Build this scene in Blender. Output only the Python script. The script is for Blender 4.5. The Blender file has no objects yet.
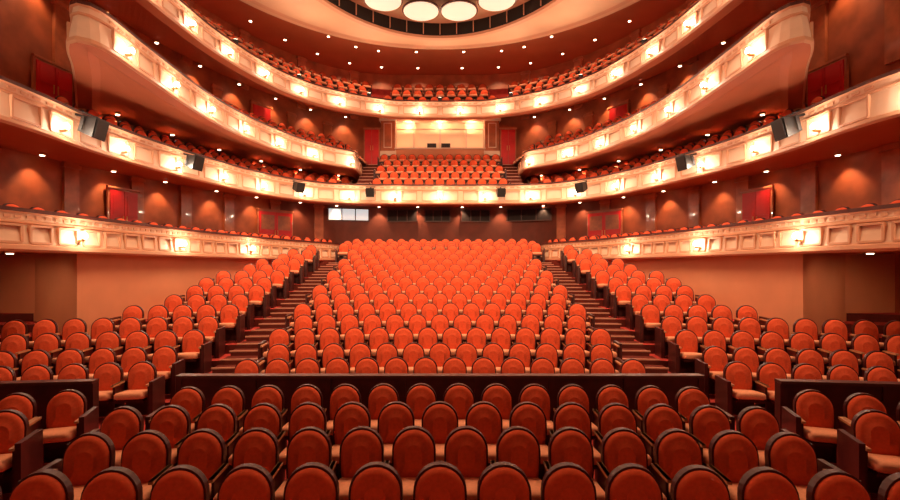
import bpy, math
from mathutils import Vector
EYE=2.65
scene=bpy.context.scene
scene.view_settings.view_transform='Standard'
scene.view_settings.look='None'
COL=scene.collection

# ---------------- materials ----------------
def mat(name,col,rough=.6,var=.0,scale=6,bump=0,bscale=80,emit=None,es=0,metal=0,coat=0,col2=None,wave=False,spec=.5):
    m=bpy.data.materials.new(name); m.use_nodes=True
    nt=m.node_tree; b=nt.nodes['Principled BSDF']
    b.inputs['Base Color'].default_value=(*col,1); b.inputs['Roughness'].default_value=rough
    b.inputs['Metallic'].default_value=metal
    b.inputs['Coat Weight'].default_value=coat
    b.inputs['Specular IOR Level'].default_value=spec
    tc=nt.nodes.new('ShaderNodeTexCoord')
    if var>0 or col2:
        n=nt.nodes.new('ShaderNodeTexWave' if wave else 'ShaderNodeTexNoise')
        n.inputs['Scale'].default_value=scale
        if wave:
            n.inputs['Distortion'].default_value=6
        nt.links.new(tc.outputs['Object'],n.inputs['Vector'])
        r=nt.nodes.new('ShaderNodeValToRGB')
        c2=col2 if col2 else tuple(c*(1-var) for c in col)
        r.color_ramp.elements[0].color=(*c2,1); r.color_ramp.elements[0].position=.35
        r.color_ramp.elements[1].color=(*col,1); r.color_ramp.elements[1].position=.65
        nt.links.new(n.outputs['Fac'],r.inputs['Fac']); nt.links.new(r.outputs['Color'],b.inputs['Base Color'])
    if bump>0:
        n2=nt.nodes.new('ShaderNodeTexNoise'); n2.inputs['Scale'].default_value=bscale
        nt.links.new(tc.outputs['Object'],n2.inputs['Vector'])
        bp=nt.nodes.new('ShaderNodeBump'); bp.inputs['Strength'].default_value=bump; bp.inputs['Distance'].default_value=.01
        nt.links.new(n2.outputs['Fac'],bp.inputs['Height']); nt.links.new(bp.outputs['Normal'],b.inputs['Normal'])
    if emit:
        b.inputs['Emission Color'].default_value=(*emit,1); b.inputs['Emission Strength'].default_value=es
    return m
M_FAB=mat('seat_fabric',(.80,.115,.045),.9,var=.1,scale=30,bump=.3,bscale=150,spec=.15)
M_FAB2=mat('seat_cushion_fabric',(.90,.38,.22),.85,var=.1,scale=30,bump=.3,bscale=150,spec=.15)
M_RIM=mat('dark_seat_wood',(.065,.005,.004),.4,var=.3,scale=12,spec=.4)
M_ARM=mat('armrest_wood',(.60,.27,.13),.45,var=.2,scale=10)
M_CREAM=mat('cream_plaster',(.88,.62,.45),.5,var=.05,scale=3)
M_CREAM2=mat('cream_plaster_moulding',(.72,.37,.22),.45)
M_RAIL=mat('rail_wood',(.10,.018,.012),.4,var=.3,scale=8)
M_PEACH=mat('peach_plaster',(.74,.28,.14),.7,var=.06,scale=1.5)
M_WALL=mat('russet_wall',(.50,.115,.038),.5,var=.35,scale=1.6,bump=.1,bscale=20)
M_PIL=mat('polished_pilaster',(.60,.17,.07),.3,var=.3,scale=2.5,coat=.3)
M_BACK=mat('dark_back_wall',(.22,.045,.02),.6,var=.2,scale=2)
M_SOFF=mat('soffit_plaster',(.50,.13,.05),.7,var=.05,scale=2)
M_CEIL=mat('ceiling_russet',(.43,.12,.045),.7,var=.08,scale=1)
M_CEILB=mat('ceiling_beige',(.82,.50,.30),.6,var=.05,scale=1)
M_CEILC=mat('ceiling_dome',(.66,.38,.22),.6)
M_DISC=mat('reflector_disc_white_glow',(.9,.78,.64),.6,emit=(1,.84,.66),es=.5)  # emission makes the discs look lit; they are reflectors, not lamps
M_DARK=mat('dark_grille',(.015,.012,.012),.6)
M_CARPET=mat('red_carpet',(.54,.06,.05),.95,var=.25,scale=4,bump=.4,bscale=200,spec=.1)
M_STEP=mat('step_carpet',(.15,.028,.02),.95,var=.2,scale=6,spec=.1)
M_NOSE=mat('step_nosing',(.62,.27,.18),.5)
M_WOOD=mat('partition_wood',(.075,.008,.007),.4,var=.35,scale=5,coat=.15)
M_DOOR=mat('red_door',(.72,.010,.012),.4,var=.1,scale=3)
M_DOORW=mat('wood_door',(.45,.13,.05),.4,var=.3,scale=5)
M_BLK=mat('black_metal',(.02,.018,.02),.45)
M_BRASS=mat('brass',(.8,.5,.2),.3,metal=1)
M_GLASSD=mat('dark_window',(.03,.02,.02),.6,spec=.2)
M_WINL=mat('lit_window',(.9,.85,.75),.4,emit=(.8,.95,.95),es=.6)
M_BOOTH=mat('booth_interior',(.9,.62,.36),.6,emit=(1,.62,.32),es=.25)
M_BULB=mat('bulb',(1,.9,.8),.4,emit=(1,.9,.76),es=28)
M_DL=mat('downlight_lens',(1,.9,.8),.4,emit=(1,.78,.55),es=10)

# ---------------- mesh builder ----------------
class MB:
    def __init__(s): s.v=[];s.f=[];s.m=[]
    def add(s,vs,fs,mi=0):
        o=len(s.v); s.v+= [tuple(v) for v in vs]
        for f in fs: s.f.append(tuple(i+o for i in f)); s.m.append(mi)
    def box(s,c,d,rot=0,mi=0,tilt=0):
        cx,cy,cz=c; hx,hy,hz=d[0]/2,d[1]/2,d[2]/2
        ca,sa=math.cos(rot),math.sin(rot); ct,st=math.cos(tilt),math.sin(tilt)
        vs=[]
        for dz in(-hz,hz):
            for dx,dy in((-hx,-hy),(hx,-hy),(hx,hy),(-hx,hy)):
                y=dy*ct-dz*st; z=dy*st+dz*ct
                vs.append((cx+dx*ca-y*sa,cy+dx*sa+y*ca,cz+z))
        s.add(vs,[(3,2,1,0),(4,5,6,7),(0,1,5,4),(1,2,6,5),(2,3,7,6),(3,0,4,7)],mi)
    def sphere(s,c,r,mi=0,nu=8,nv=6):
        vs=[];fs=[]
        for j in range(nv+1):
            t=math.pi*j/nv
            for i in range(nu):
                a=2*math.pi*i/nu
                vs.append((c[0]+r*math.sin(t)*math.cos(a),c[1]+r*math.sin(t)*math.sin(a),c[2]+r*math.cos(t)))
        for j in range(nv):
            for i in range(nu):
                fs.append((j*nu+i,(j+1)*nu+i,(j+1)*nu+(i+1)%nu,j*nu+(i+1)%nu))
        s.add(vs,fs,mi)
    def cyl(s,c,r,h,mi=0,n=16,r2=None):
        r2=r if r2 is None else r2
        vs=[(c[0]+r*math.cos(2*math.pi*i/n),c[1]+r*math.sin(2*math.pi*i/n),c[2]-h/2) for i in range(n)]
        vs+=[(c[0]+r2*math.cos(2*math.pi*i/n),c[1]+r2*math.sin(2*math.pi*i/n),c[2]+h/2) for i in range(n)]
        fs=[(i,(i+1)%n,n+(i+1)%n,n+i) for i in range(n)]+[tuple(range(n))[::-1],tuple(range(n,2*n))]
        s.add(vs,fs,mi)
    def build(s,name,mats,smooth=False,parent=None):
        me=bpy.data.meshes.new(name); me.from_pydata(s.v,[],s.f); 
        for m in mats: me.materials.append(m)
        for p,mi in zip(me.polygons,s.m): p.material_index=mi; p.use_smooth=smooth
        me.update()
        o=bpy.data.objects.new(name,me); COL.objects.link(o)
        if parent: o.parent=parent
        return o
def empty(name,loc=(0,0,0)):
    e=bpy.data.objects.new(name,None); e.location=loc; COL.objects.link(e); return e

# ---------------- paths ----------------
def catmull(pts,N):
    P=[Vector(p) for p in pts]; P=[2*P[0]-P[1]]+P+[2*P[-1]-P[-2]]
    out=[]
    for i in range(1,len(P)-2):
        for k in range(24):
            t=k/24;a,b,c,d=P[i-1],P[i],P[i+1],P[i+2]
            out.append(.5*((2*b)+(c-a)*t+(2*a-5*b+4*c-d)*t*t+(3*b-a-3*c+d)*t**3))
    out.append(P[-2]); return resample(out,N)
def resample(out,N):
    L=[0]
    for i in range(1,len(out)): L.append(L[-1]+(out[i]-out[i-1]).length)
    T=L[-1];res=[];j=0
    for k in range(N+1):
        s=T*k/N
        while j<len(L)-2 and L[j+1]<s: j+=1
        u=(s-L[j])/max(1e-9,L[j+1]-L[j]); res.append(out[j].lerp(out[j+1],min(1,u)))
    return res
def length(p): return sum((p[i+1]-p[i]).length for i in range(len(p)-1))
def normals(p):
    n=[]
    for i in range(len(p)):
        t=(p[min(i+1,len(p)-1)]-p[max(i-1,0)]).normalized(); n.append(Vector((t.y,-t.x)))
    return n
def mirror(pts): return [(-x,y) for x,y in reversed(pts)]
def full(pts): return pts+mirror(pts)[1:]
WA_L=[(-13,-3),(-13,6),(-12.8,11),(-12.2,15.5),(-11,19.5),(-9.2,23),(-6.8,25.6),(-4.5,26.7),(0,26.9)]
WB_L=[(-13,-3),(-13,6),(-12.8,11),(-12.3,15.5),(-11.4,20),(-9.8,24),(-7.5,27.2),(-4.5,29),(0,29.3)]
WA=catmull(full(WA_L),240); WB=catmull(full(WB_L),240)
def sub(path,f,N): return resample([p for p in path if f(p)],N)

def sweep(mb,path,prof,mis,zb=EYE):
    ns=normals(path); n=len(path); k=len(prof); vs=[]
    for p,nn in zip(path,ns):
        for o,z in prof: q=p+nn*o; vs.append((q.x,q.y,z+zb))
    o=len(mb.v); mb.v+=vs
    for i in range(n-1):
        for j in range(k-1):
            mb.f.append((o+i*k+j,o+(i+1)*k+j,o+(i+1)*k+j+1,o+i*k+j+1)); mb.m.append(mis[j])
def strip(mb,A,zA,B,zB,mi):
    vs=[];n=len(A)
    for a,b in zip(A,B): vs+= [(a.x,a.y,zA+EYE),(b.x,b.y,zB+EYE)]
    mb.add(vs,[(2*i,2*i+1,2*i+3,2*i+2) for i in range(n-1)],mi)

# ---------------- seat mesh ----------------
def arch(w,z0,z1,n=14):
    zc=z1-w*1.0
    pts=[(-w*.93,z0),(-w,(z0+zc)/2)]
    for i in range(n+1):
        a=math.pi-math.pi*i/n
        pts.append((w*math.cos(a),zc+w*1.0*math.sin(a)))
    pts+=[(w,(z0+zc)/2),(w*.93,z0)]
    return pts
def make_seat():
    mb=MB()
    lean=.12
    def yy(y,z): return y+(z-.45)*lean
    A=arch(.232,.36,.945); n=len(A)
    vs=[(x,yy(-.035,z),z) for x,z in A]+[(x,yy(.035,z),z) for x,z in A]
    fs=[tuple(range(n)),tuple(range(n,2*n))[::-1]]+[(i,n+i,n+(i+1)%n,(i+1)%n) for i in range(n)]
    mb.add(vs,fs,1)
    rings=[(.213,.40,.926,-.036),(.209,.405,.922,-.062),(.17,.45,.88,-.086),(.09,.56,.785,-.094)]
    vs=[]
    for w,z0,z1,y in rings: vs+=[(x,yy(y,z),z) for x,z in arch(w,z0,z1)]
    fs=[]
    for r in range(3):
        for i in range(n): fs.append((r*n+i,(r+1)*n+i,(r+1)*n+(i+1)%n,r*n+(i+1)%n))
    fs.append(tuple(range(3*n,4*n)))
    mb.add(vs,fs,0)
    def rr(w,d,r,k=4):
        o=[]
        for cx,cy,a0 in((w-r,d-r,0),(-w+r,d-r,90),(-w+r,-d+r,180),(w-r,-d+r,270)):
            for i in range(k+1):
                a=math.radians(a0+90*i/k); o.append((cx+r*math.cos(a),cy+r*math.sin(a)))
        return o
    vs=[];lv=[(.215,.225,.37),(.235,.245,.39),(.235,.245,.45),(.215,.225,.48),(.12,.13,.492)]
    for w,d,z in lv: vs+=[(x,y-.28,z-(y)*.10) for x,y in rr(w,d,.06)]
    k=20;fs=[tuple(range(k))[::-1],tuple(range(4*k,5*k))]
    for r in range(4):
        for i in range(k): fs.append((r*k+i,r*k+(i+1)%k,(r+1)*k+(i+1)%k,(r+1)*k+i))
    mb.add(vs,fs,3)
    mb.box((0,-.28,.355),(.43,.42,.04),mi=1)
    mb.box((0,-.12,.18),(.40,.06,.32),mi=1)
    for sx in(-1,1):
        mb.box((sx*.275,-.22,.30),(.028,.34,.60),mi=1)
        mb.box((sx*.275,-.25,.612),(.045,.40,.03),mi=2)
    return mb
smb=make_seat()
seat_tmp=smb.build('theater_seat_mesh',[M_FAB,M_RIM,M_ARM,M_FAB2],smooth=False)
SEAT=seat_tmp.data
for p in SEAT.polygons:
    p.use_smooth = p.material_index in (0,3) and len(p.vertices)==4
bpy.data.objects.remove(seat_tmp)
def seat_row(items,name='theater_seat_row',ends=True):
    if not items: return
    mx=sum(i[0] for i in items)/len(items); my=sum(i[1] for i in items)/len(items); mz=min(i[2] for i in items)
    e=empty(name,(mx,my,mz))
    for k,(x,y,z,r) in enumerate(items):
        o=bpy.data.objects.new('seat_%d'%(k+1),SEAT); COL.objects.link(o); o.parent=e
        o.location=(x-mx,y-my,z-mz); o.rotation_euler=(0,0,r)
    if ends:
        mb=MB()
        for k,sg in((0,-1),(-1,1)):
            x,y,z,r=items[k]; 
            if items[0][0]>items[-1][0]: sg=-sg
            lx=.325*sg; ly=-.16
            mb.box((x+lx*math.cos(r)-ly*math.sin(r)-mx,y+lx*math.sin(r)+ly*math.cos(r)-my,z+.34-mz),(.06,.52,.66),rot=r,mi=0)
        mb.build('row_end_panels',[M_WOOD],parent=e)
R=35.; SP=.555
def crow(d0,xs,z): return [(x,d0-x*x/(2*R),z,-x/R) for x in xs]
def centred(n,off=0): return [(i-(n-1)/2)*SP+off for i in range(n)]

# ---------------- stalls ----------------
PITCH=.9; RISE=.214; D0=9.95
def rowz(k): return max(0,.135+RISE*k)
for d,n in((4.05,15),(5.0,14),(5.95,15),(6.9,14)):
    seat_row(crow(d+.05,centred(n),0))
for sx in(-1,1):
    for r,d in enumerate((4.6,5.55,6.5)):
        items=[]
        for i in range(5):
            x=sx*(5.2+.56*i); ang=-sx*.32
            items.append((x,d+.1-.18*i,0,ang))
        seat_row(items)
T1_L=[(-13,4.2),(-10.4,5.6),(-9.1,7.4),(-8.55,9.5),(-8.3,11.5),(-8.0,14),(-7.4,17),(-6.5,20),(-5.5,22),(-5.1,23),(-5.0,24.2),(-5.0,26.2)]
T1L=catmull(T1_L,110); T1R=[Vector((-p.x,p.y)) for p in reversed(T1L)]
def wallx(y):
    if y<11.3: return 11.6
    best=99
    for p in T1L:
        if abs(p.y-y)<.3: best=min(best,abs(p.x))
    return best+.1
for k in range(-1,13):
    d0=D0+PITCH*k
    seat_row(crow(d0,centred(13 if k%2==0 else 14),rowz(k)))
    for sx in(-1,1):
        xs=[];x=5.42+(.0 if k%2 else .1)
        while True:
            y=d0-x*x/(2*R)
            if x>wallx(y)-.65: break
            xs.append(x); x+=SP
        if xs: seat_row(crow(d0,[sx*x for x in xs],rowz(k)))
for k in(13,14,15):
    d0=D0+PITCH*k+.55
    seat_row(crow(d0,centred(17 if k<15 else 16),rowz(12)+.16*(k-12)))

# floor
mb=MB()
def cy(d0,x): return d0-x*x/(2*R)
XS=[-13.2+26.4*i/44 for i in range(45)]
treads=[(k,D0+PITCH*k-.70,rowz(k)) for k in range(0,13)]+[(k,D0+PITCH*k+.55-.70,rowz(12)+.16*(k-12)) for k in(13,14,15)]
mb.add([(-13.2,-4,0),(13.2,-4,0)]+[(x,cy(treads[0][1],x),0) for x in reversed(XS)],[tuple(range(2+len(XS)))],0)
for i,(k,d,z) in enumerate(treads):
    zp=treads[i-1][2] if i else 0
    de=treads[i+1][1] if i+1<len(treads) else None
    for a,b in zip(XS[:-1],XS[1:]):
        ya,yb=cy(d,a),cy(d,b)
        mb.add([(a,ya,zp),(b,yb,zp),(b,yb,z),(a,ya,z)],[(0,1,2,3)],1)
        ea,eb=(cy(de,a),cy(de,b)) if de else (30,30)
        mb.add([(a,ya,z),(b,yb,z),(b,eb,z),(a,ea,z)],[(0,1,2,3)],0)
mb.build('floor',[M_CARPET,M_STEP])
for sx in(-1,1):
    mb=MB()
    for i,(k,d,z) in enumerate(treads[:14]):
        zp=treads[i-1][2] if i else 0
        h=(z-zp)
        for (off,zz,dep) in((-.40,zp+h*.5,.40),(0.0,z,.50)):
            for s in range(3):
                x=sx*(4.14+.33*s); rot=-x/R
                y=cy(d+off,x)
                mb.box((x,y+dep/2,(zz+zp)/2+.006),(.335,dep,zz-zp+.012),rot=rot,mi=0)
                mb.box((x,y+.02,zz+.012),(.335,.05,.03),rot=rot,mi=1)
    mb.build('aisle_steps',[M_STEP,M_NOSE])
def partition(x0,x1,y0,y1,top,name='low_partition_wall'):
    mb=MB(); L=math.hypot(x1-x0,y1-y0); r=math.atan2(y1-y0,x1-x0); cx,cyy=(x0+x1)/2,(y0+y1)/2
    mb.box((cx,cyy,top/2),(L,.1,top),rot=r,mi=0)
    mb.box((cx,cyy,top+.02),(L+.08,.18,.045),rot=r,mi=1)
    n=max(1,int(L/1.1))
    for i in range(n+1):
        t=i/n; mb.box((x0+(x1-x0)*t,y0+(y1-y0)*t,top/2),(.09,.15,top),rot=r,mi=0)
    mb.box((cx,cyy,.07),(L,.14,.14),rot=r,mi=0)
    mb.build(name,[M_WOOD,M_RAIL])
partition(-4.2,4.2,7.7,7.7,.88)
partition(-9.4,-5.3,6.75,7.25,.90); partition(5.2,9.4,7.25,6.75,.90)

# ---------------- walls ----------------
mb=MB(); sweep(mb,WA,[(0,-2.65),(0,3.5)],[0]); 
mb.build('wall_stalls',[M_WALL])
mb=MB(); sweep(mb,WB,[(0,3.4),(0,12.0)],[0]); 
mb.build('wall_balcony',[M_WALL])
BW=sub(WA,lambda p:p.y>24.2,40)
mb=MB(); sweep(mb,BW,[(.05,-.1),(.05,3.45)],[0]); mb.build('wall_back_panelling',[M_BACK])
for T,sx in((T1L,-1),(T1R,1)):
    P=[p for p in T if p.y>11.3]
    N=normals(P); P=[p-n*.25 for p,n in zip(P,N)]
    ext=[Vector((sx*13,13.2)),Vector((sx*11,12.9)),Vector((sx*(8.6),11.25))]
    if sx<0: P=ext+P
    else: P=P+ext[::-1]
    vs=[];
    for p in P: vs+=[(p.x,p.y,0),(p.x,p.y,EYE+.45)]
    mb=MB(); mb.add(vs,[(2*i,2*i+2,2*i+3,2*i+1) for i in range(len(P)-1)],0)
    mb.build('wall_side',[M_PEACH])
def pilasters(W,z0,z1,step,name,ymin=6,xmin=0,w=.5):
    mb=MB(); N=normals(W); L=length(W); n=int(L/step)
    for i in range(n+1):
        j=int(round(i/n*(len(W)-1))); p=W[j];nn=N[j]
        if p.y<ymin or abs(p.x)<xmin: continue
        q=p+nn*.05; r=math.atan2(-nn.x,nn.y)
        mb.box((q.x,q.y,EYE+(z0+z1)/2),(w,.12,z1-z0),rot=r,mi=0)
        mb.box((q.x,q.y,EYE+z1-.12),(w+.1,.2,.12),rot=r,mi=0)
    mb.build(name,[M_PIL])
pilasters(WA,.6,3.45,2.3,'trim_1',xmin=6)
pilasters(WB,3.7,5.3,2.3,'trim_2',xmin=5)
pilasters(WB,5.7,8.6,2.3,'trim_3',xmin=5)
pilasters(WB,9,11.9,3.3,'trim_4',xmin=5)

# ---------------- tiers ----------------
LIGHTC=(1,.63,.35); SCONC=(1,.80,.56)
def light(kind,name,loc,e,parent=None,color=LIGHTC,r=.06,aim=None,angle=None,blend=.6):
    l=bpy.data.lights.new(name,kind); l.energy=e; l.color=color
    l.shadow_soft_size=r
    if kind=='SPOT': l.spot_size=math.radians(angle); l.spot_blend=blend
    o=bpy.data.objects.new(name,l); COL.objects.link(o); o.location=loc
    if aim is not None: o.rotation_euler=(Vector(aim)-Vector(loc)).to_track_quat('-Z','Y').to_euler()
    if parent: o.parent=parent
    return o
def tier(name,path,wall,top,bot,steps,z0,rise,under_in,under_wall,lampstep,lampE,rows,rowcond,panel=1.0,lampcond=lambda p:True,zl=.35):
    mb=MB()
    h=top-bot
    prof=[(-.14,z0-.05),(-.14,top-.02),(-.16,top+.02),(.06,top+.02),(.06,top-.06),(.0,top-.09),
          (.0,top-.22),(.04,top-.24),(.04,top-.28),(.0,top-.30),(.05,bot+h*.4),(.07,bot+.16),(.12,bot+.13),(.12,bot+.05),(.06,bot),(-.3,bot),(-.5,under_in)]
    mis=[3,1,1,1,2,0,2,2,2,0,0,2,2,2,5,5]
    sweep(mb,path,prof,mis)
    N=normals(path)
    inner=[p-n*.14 for p,n in zip(path,N)]
    def lerp(f): return [a.lerp(b,f) for a,b in zip(inner,wall)]
    for j in range(steps):
        A=lerp(j/steps);B=lerp((j+1)/steps)
        strip(mb,A,z0+rise*j,B,z0+rise*j,4)
        if j<steps-1: strip(mb,B,z0+rise*j,B,z0+rise*(j+1),4)
    strip(mb,[p-n*.5 for p,n in zip(path,N)],under_in,wall,under_wall,5)
    L=length(path); n=int(L/panel)
    fine=resample(path,n*4); FN=normals(fine)
    for i in range(n):
        p=fine[i*4+2];nn=FN[i*4+2]; r=math.atan2(-nn.x,nn.y)
        if FN[i*4].dot(FN[i*4+4])<.95: continue
        w=panel*.74; hh=(h-.52); zc=(top-.34+bot+.2)/2
        q=p+nn*.06
        for dz in(-hh/2,hh/2): mb.box((q.x,q.y,EYE+zc+dz),(w,.07,.045),rot=r,mi=2)
        for s in(-1,1):
            mb.box((q.x+s*w/2*math.cos(r),q.y+s*w/2*math.sin(r),EYE+zc),(.045,.07,hh),rot=r,mi=2)
        for s in(-.32,0,.32):
            mb.box((p.x+nn.x*.01+s*panel*math.cos(r),p.y+nn.y*.01+s*panel*math.sin(r),EYE+top-.155),(panel*.2,.03,.06),rot=r,mi=2)
    o=mb.build(name,[M_CREAM,M_RAIL,M_CREAM2,M_WALL,M_CARPET,M_SOFF])
    lm=MB(); n=int(L/lampstep); fine=resample(path,n*4); FN=normals(fine)
    for i in range(n):
        p=fine[i*4+2];nn=FN[i*4+2]
        if not lampcond(p): continue
        q=p+nn*.19; z=EYE+bot+h*zl; r=math.atan2(-nn.x,nn.y)
        lm.box((p.x+nn.x*.09,p.y+nn.y*.09,z-.07),(.09,.2,.04),rot=r,mi=0)
        lm.cyl((q.x,q.y,z-.04),.035,.07,0,8,.06); lm.sphere((q.x,q.y,z+.04),.085,1)
        b=p+nn*.34
        light('POINT','sconce_light',(b.x,b.y,z+.04),lampE,parent=o,r=.05,color=SCONC)
    lm.build('sconces',[M_BRASS,M_BULB],smooth=True,parent=o)
    for j in range(rows):
        pp=lerp((j+.55)/steps); n=int(length(pp)/.62); q=resample(pp,n); qn=normals(q)
        it=[]
        for a,nn in zip(q,qn):
            if rowcond(a): it.append((a.x,a.y,EYE+z0+rise*j,math.atan2(nn.x,-nn.y)))
        for sel in(lambda i:i[0]<0,lambda i:i[0]>=0):
            s=[i for i in it if sel(i)]
            if s: seat_row(s,'balcony_seat_row',ends=False)
    return o
def wsub(W,y0,xlim,N,side):
    return sub(W,(lambda p:p.y>=y0 and p.x<-xlim) if side<0 else (lambda p:p.y>=y0 and p.x>xlim),N)
for T,s in((T1L,-1),(T1R,1)):
    tier('side_box_balcony',T,wsub(WA,4.2,5.0,len(T)-1,s),1.2,.33,2,.53,.18,.38,.38,3.1,25,2,lambda p:p.y>9 and p.y<24.5,panel=.62,zl=.42,lampcond=lambda p:p.y<20)
T2_L=[(-13,9.9),(-11.3,9.35),(-10.25,9.4),(-9.75,10.1),(-9.65,11.4),(-9.7,13.2),(-9.45,15.5),(-8.9,17.8),(-7.95,20.6),(-6.5,22.7),(-4.75,23.7),(-2.4,23.95),(0,24.0)]
T2=catmull(full(T2_L),220)
t2=tier('balcony_tier',T2,sub(WB,lambda p:p.y>=9.9,220),4.2,3.2,3,3.68,.40,3.45,3.45,2.2,28,3,lambda p:p.y>14.5 and abs(p.x)>5.0,panel=1.02)
T3_L=[(-12.4,16.4),(-10.7,14.1),(-9.55,12.5),(-8.9,11.5),(-8.45,11.05),(-8.15,11.5),(-8.2,13.2),(-8.25,16.5),(-7.85,19.4),(-6.8,22.4),(-5.6,24.2),(-4.7,25.1),(-4.55,26),(-4.6,28.4)]
T3L=catmull(T3_L,120); T3R=[Vector((-p.x,p.y)) for p in reversed(T3L)]
for T,s in((T3L,-1),(T3R,1)):
    tier('side_balcony',T,wsub(WB,16.4,4.6,len(T)-1,s),6.2,5.22,3,5.70,.54,5.32,5.5,2.1,27,3,lambda p:p.y>16.5 and p.y<28,panel=1.02,lampcond=lambda p:p.y<25.2 and abs(p.x)<8.6)
T4_L=[(-13,6.3),(-10.5,7.6),(-9.2,9.5),(-8.85,12),(-8.6,15.3),(-8.2,18),(-7.1,21.2),(-5.4,23.3),(-3,24.7),(-1.5,25.0),(0,25.05)]
T4=catmull(full(T4_L),220)
t4=tier('upper_balcony',T4,sub(WB,lambda p:p.y>=6.3,220),8.8,7.9,4,8.35,.74,8.05,9.25,2.1,25,3,lambda p:p.y>18 and not(2.9<abs(p.x)<3.7),panel=1.02)
N4=normals(T4); up=empty('added_ceiling_uplights'); mb=MB()  # uplights added on the rail to brighten the ceiling
for j in range(30,191,16):
    p=T4[j]-N4[j]*.05
    mb.cyl((p.x,p.y,EYE+8.9),.09,.16,0,12,.12); mb.cyl((p.x,p.y,EYE+8.99),.09,.02,1,12)
    light('SPOT','ceiling_fill_uplight',(p.x,p.y,EYE+9.04),150,parent=up,r=.08,aim=(p.x*.55,14.6+(p.y-14.6)*.55,EYE+11.6),angle=110,blend=.8,color=(1,.74,.48))
mb.build('added_lamp_cups',[M_BLK,M_DL],parent=up)

# tier 2 centre block
mb=MB()
for k in range(5):
    y0=24.35+.85*k; zf=3.79+.52*k
    mb.box((0,(y0+28.85)/2,EYE+(3.6+zf)/2),(7.4,28.85-y0,zf-3.6),mi=0)
    for sx in(-1,1):
        for h in(0,1):
            ys=y0+.42*h; zs=zf+.26*h
            mb.box((sx*4.1,(ys+28.8)/2,EYE+(3.6+zs)/2),(.8,28.8-ys,zs-3.6),mi=1)
            mb.box((sx*4.1,ys,EYE+zs),(.8,.05,.03),mi=2)
mb.build('balcony_seating_steps',[M_CARPET,M_STEP,M_NOSE])
for k in range(5):
    seat_row([(x,25.0+.85*k,EYE+3.79+.52*k,0) for x in centred(13 if k%2==0 else 12)],'balcony_seat_row')

# control booth
mb=MB()
mb.box((0,29.22,EYE+8.05),(5.3,.06,1.9),mi=0)
mb.box((0,28.95,EYE+6.7),(5.5,.5,1.0),mi=1)
mb.box((0,28.9,EYE+7.22),(5.5,.55,.08),mi=2)
mb.box((0,28.95,EYE+9.05),(5.5,.4,.35),mi=2)
for x in(-1.6,0,1.6): mb.box((x,29.0,EYE+8.1),(.07,.1,1.8),mi=2)
mb.box((0,28.95,EYE+8.45),(5.3,.1,.06),mi=2)
for x in(-.5,.35): mb.box((x,28.9,EYE+7.4),(.55,.25,.3),mi=3)
for sx in(-1,1):
    mb.box((sx*3.15,28.9,EYE+7.9),(.85,.45,2.2),mi=4)
    mb.box((sx*3.15,28.85,EYE+6.9),(1.0,.55,.3),mi=2)
    mb.box((sx*3.15,28.85,EYE+8.95),(1.0,.55,.14),mi=2)
    mb.box((sx*2.72,28.95,EYE+8.0),(.1,.5,1.9),mi=2)
    mb.box((sx*3.15,28.65,EYE+8.0),(.5,.04,1.5),mi=2)
    mb.box((sx*3.15,28.63,EYE+8.0),(.4,.04,1.4),mi=4)
o=mb.build('control_booth',[M_BOOTH,M_PEACH,M_CREAM,M_DARK,M_PIL])
for x in(-1.9,0,1.9): light('POINT','booth_light',(x,28.75,EYE+8.75),36,parent=o,r=.1,color=(1,.74,.44))

dcount=[0]
def door(p,rot,w,h,m,glass=False,name=None):
    mb=MB()
    mb.box((0,0,h/2),(w+.14,.08,h+.07),mi=1)
    for s in(-1,1):
        mb.box((s*w/4,-.05,h/2-.02),(w/2-.02,.05,h-.06),mi=0)
        for zz in(.27,.73):
            mb.box((s*w/4,-.08,h*zz),(w/2-.2,.02,h*.34),mi=2 if(glass and zz>.5) else 0)
        mb.cyl((s*.07,-.11,h*.48),.018,.28,3,8)
    mb.box((0,-.05,h+.05),(w+.2,.1,.07),mi=1)
    dcount[0]+=1
    o=mb.build('door_%d'%dcount[0],[m,M_PIL,M_DOORW,M_BRASS])
    o.location=p; o.rotation_euler=(0,0,rot)
def wall_door(W,y,sx,z,w,h,m,glass=False):
    best=min((abs(p.y-y),i) for i,p in enumerate(W) if p.x*sx>2)[1]
    N=normals(W); p=W[best];n=N[best]; q=p+n*.12
    door((q.x,q.y,EYE+z),math.atan2(n.x,-n.y),w,h,m,glass)
for sx in(-1,1):
    wall_door(WA,24.0,sx,.75,1.8,2.1,M_DOOR,True)
    wall_door(WA,17.3,sx,.74,1.1,2.1,M_DOOR)
    wall_door(WB,14.9,sx,4.9,1.2,1.5,M_DOOR)
    wall_door(WB,22.0,sx,4.5,1.1,.85,M_DOOR)
    wall_door(WB,19.5,sx,6.8,1.1,1.6,M_DOOR)
    wall_door(WB,24.8,sx,6.8,1.1,1.6,M_DOOR)
    door((sx*4.1,28.6,EYE+6.15),0,.85,2.2,M_DOOR)
wcount=[0]
for x0,x1,m in((-6.15,-3.95,M_WINL),(-2.95,-1.3,M_GLASSD),(-.85,.55,M_GLASSD),(1.2,2.8,M_GLASSD),(3.7,6.1,M_GLASSD)):
    wcount[0]+=1; mb=MB(); w=x1-x0; c=(x0+x1)/2
    yb=26.72 if abs(c)<4 else 26.25
    mb.box((0,0,0),(w,.05,.62),mi=0)
    for dz in(-.33,.33): mb.box((0,-.03,dz),(w+.1,.1,.05),mi=1)
    for k in range(4): mb.box((-w/2+w*k/3,-.03,0),(.05,.1,.66),mi=1)
    o=mb.build('window_%d'%wcount[0],[m,M_RAIL]); o.location=(c,yb,EYE+2.95)
    if abs(c)>4: o.rotation_euler=(0,0,-math.copysign(.25,c))

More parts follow.
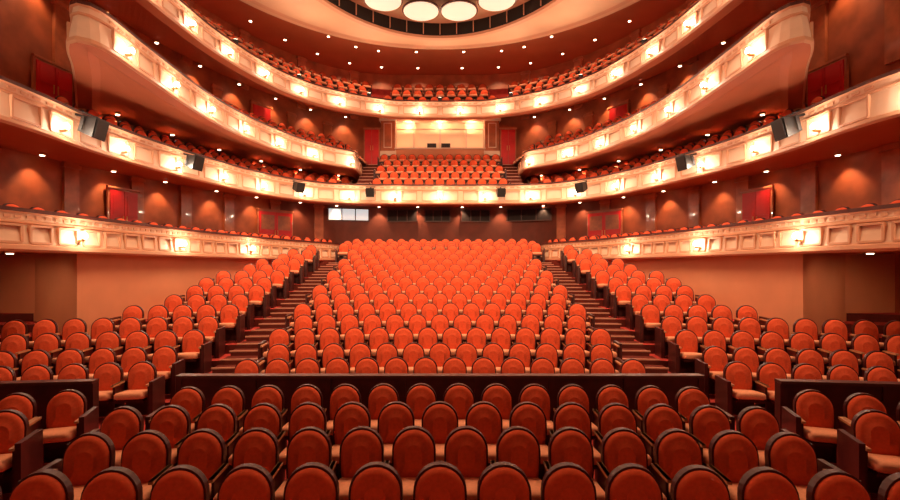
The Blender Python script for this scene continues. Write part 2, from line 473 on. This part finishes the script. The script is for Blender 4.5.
# ---------------- ceiling ----------------
CY=14.6;n=96
def ell(a,b,z): return [(a*math.cos(2*math.pi*i/n),CY+b*math.sin(2*math.pi*i/n),z+EYE) for i in range(n)]
mb=MB()
def ring(A,B,mi): mb.add(A+B,[(i,(i+1)%n,n+(i+1)%n,n+i) for i in range(n)],mi)
def outer(z):
    o=[]
    for i in range(n):
        a=2*math.pi*i/n; c,s=math.cos(a),math.sin(a)
        t=min(13.6/max(abs(c),1e-6),(15.4 if s>0 else 17.5)/max(abs(s),1e-6)); o.append((c*t,CY+s*t,z+EYE))
    return o
ring(outer(11.9),ell(10.3,10.3,11.9),0)
ring(ell(10.3,10.3,11.9),ell(10.3,10.3,11.45),0)
ring(ell(10.3,10.3,11.45),ell(9.9,9.9,11.45),1)
ring(ell(9.9,9.9,11.45),ell(9.8,9.8,11.3),3)
ring(ell(9.8,9.8,11.3),ell(9.55,9.55,11.3),3)
ring(ell(9.55,9.55,11.3),ell(6.65,9.05,11.40),1)
ring(ell(6.65,9.05,11.40),ell(6.55,8.98,11.3),3)
ring(ell(6.55,8.98,11.3),ell(6.3,8.75,11.3),3)
ring(ell(6.3,8.75,11.3),ell(6.3,8.75,11.42),3)
ring(ell(6.3,8.75,11.42),ell(6.35,8.8,12.05),2)
ring(ell(6.35,8.8,12.05),ell(6.1,8.55,12.1),3)
ring(ell(6.1,8.55,12.1),ell(3,4.2,12.5),4)
ring(ell(3,4.2,12.5),ell(.01,.01,12.7),4)
for i in range(n//2):
    a=2*math.pi*i/(n//2)
    mb.box((6.22*math.cos(a),CY+8.67*math.sin(a),EYE+11.72),(.04,.04,.55),rot=a,mi=5)
ceil=mb.build('ceiling',[M_CEIL,M_CEILB,M_DARK,M_CREAM2,M_CEILC,M_CREAM2])
mb=MB()
for i in range(18):
    a=2*math.pi*(i+.5)/18+math.pi/2
    x,y=5.0*math.cos(a),CY+7.25*math.sin(a)
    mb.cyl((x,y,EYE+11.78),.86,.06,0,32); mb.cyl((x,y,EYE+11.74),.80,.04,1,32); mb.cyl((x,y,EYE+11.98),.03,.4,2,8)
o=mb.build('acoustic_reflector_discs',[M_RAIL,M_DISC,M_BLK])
mb=MB(); hl=empty('house_downlights')
for i in range(10):
    a=2*math.pi*i/10; x,y=2.6*math.cos(a),CY+4.6*math.sin(a)
    mb.cyl((x,y,EYE+11.95),.2,.3,0,16); mb.cyl((x,y,EYE+11.79),.16,.03,1,16)
    light('SPOT','house_light',(x,y,EYE+11.7),900,parent=hl,r=.15,aim=(x,y+2.5,0),angle=112,blend=.6)
mb.build('lamp_cans',[M_BLK,M_DL],parent=hl)
def downlights(W,z,step,cond,e,name,off=.5,ang=95,aimoff=None):
    N=normals(W); L=length(W); n=int(L/step); par=empty(name); mb=MB()
    for i in range(n):
        j=int(round((i+.5)/n*(len(W)-1))); p=W[j]+N[j]*off
        if not cond(p): continue
        mb.cyl((p.x,p.y,EYE+z+.0),.09,.05,0,12); mb.cyl((p.x,p.y,EYE+z-.03),.065,.02,1,12)
        q=p-N[j]*(off if aimoff is None else aimoff)
        light('SPOT','downlight',(p.x,p.y,EYE+z-.07),e,parent=par,r=.04,aim=(q.x,q.y,EYE+z-2.2),angle=ang,blend=.7)
    mb.build('lamp_rings',[M_BRASS,M_DL],parent=par)
downlights(WA,3.42,2.3,lambda p:p.y>7,110,'added_seat_downlights',off=.42,ang=85)
downlights(WB,5.36,2.6,lambda p:p.y>15.5 and abs(p.x)>5.2,75,'added_seat_downlights',off=.9,ang=130)
downlights(WB,8.95,2.3,lambda p:p.y>8 and abs(p.x)>4,115,'added_seat_downlights',off=.45,ang=90)
downlights(WB,8.55,1.9,lambda p:abs(p.x)<4.4,110,'added_seat_downlights',off=2.6,aimoff=0,ang=135)  # extra lamps added to brighten the centre balcony rows
downlights(WB,11.85,2.3,lambda p:p.y>8,100,'added_seat_downlights',off=1.2)
downlights(WB,11.85,2.6,lambda p:p.y>20,130,'added_seat_downlights',off=3.3,aimoff=0,ang=120)
# added fill lamps brightening the side recess under the box balconies
for sx in(-1,1):
    e=empty('added_recess_fill'); mb=MB()
    for x,y in((9.6,10.6),(10.9,11.0),(11.6,8.6)):
        mb.cyl((sx*x,y,EYE+.35),.09,.05,0,12); mb.cyl((sx*x,y,EYE+.32),.065,.02,1,12)
        light('SPOT','downlight',(sx*x,y,EYE+.28),30,parent=e,r=.05,aim=(sx*x,y+1.2,0.8),angle=130,blend=.8)
    mb.build('lamp_rings',[M_BRASS,M_DL],parent=e)

def speaker(x,y,s=.5):
    i=min(range(len(T2)),key=lambda i:(T2[i]-Vector((x,y))).length); nn=normals(T2)[i]; p=T2[i]+nn*.42
    mb=MB()
    vs=[]
    for yy,sc in((-.25*s/.5,1.0),(.2*s/.5,.7)):
        for dx,dz in((-1,-1),(1,-1),(1,1),(-1,1)): vs.append((dx*s*.5*sc,yy,dz*s*.55*sc))
    mb.add(vs,[(0,1,2,3),(7,6,5,4),(0,4,5,1),(1,5,6,2),(2,6,7,3),(3,7,4,0)],0)
    mb.box((0,-.27*s/.5,0),(s*.86,.03,s*.94),mi=1)
    for sx in(-1,1): mb.box((sx*(s*.5+.03),.05,.02),(.03,.06,s*.7),mi=0)
    mb.box((0,.1,s*.62),(s+.09,.06,.03),mi=0)
    mb.box((0,.28,s*.45),(.06,.4,.06),mi=0)
    o=mb.build('loudspeaker',[M_BLK,M_DARK]); o.location=(p.x,p.y,EYE+3.75); o.rotation_euler=(.25,0,math.atan2(nn.x,-nn.y))
for x,y,s in((9.7,12.6,.50),(9.05,17.0,.46),(6.9,22.3,.42),(3.5,23.8,.4)):
    speaker(-x,y,s); speaker(x if x>4 else 3.0,y,s)

bar=empty('added_front_fill_bar'); mb=MB()  # added fill spots, unseen behind the camera, lighting the seats from the front
mb.box((0,-2.5,EYE+6.9),(22,.08,.08),mi=0)
for x in(-8,-4.8,-1.6,1.6,4.8,8):
    mb.cyl((x,-2.5,EYE+6.55),.16,.45,0,12,.12); mb.box((x,-2.5,EYE+6.8),(.4,.05,.05),mi=0)
    light('SPOT','front_fill_spot',(x,-2.4,EYE+6.2),1900,parent=bar,r=.35,aim=(x*.6,18,EYE+.5),angle=56,blend=1,color=(1,.62,.36))
mb.build('fill_bar_and_cans',[M_BLK],parent=bar)

w=bpy.data.worlds.new('World'); scene.world=w; w.use_nodes=True
bg=w.node_tree.nodes['Background']; bg.inputs[0].default_value=(1,.38,.17,1); bg.inputs[1].default_value=.2

cam=bpy.data.cameras.new('camera'); co=bpy.data.objects.new('camera',cam); COL.objects.link(co)
co.location=(0,0,EYE); co.rotation_euler=(math.radians(90),0,0)
cam.lens=19; cam.sensor_width=36; cam.shift_x=10/900; cam.shift_y=18/900; cam.clip_end=200
scene.camera=co
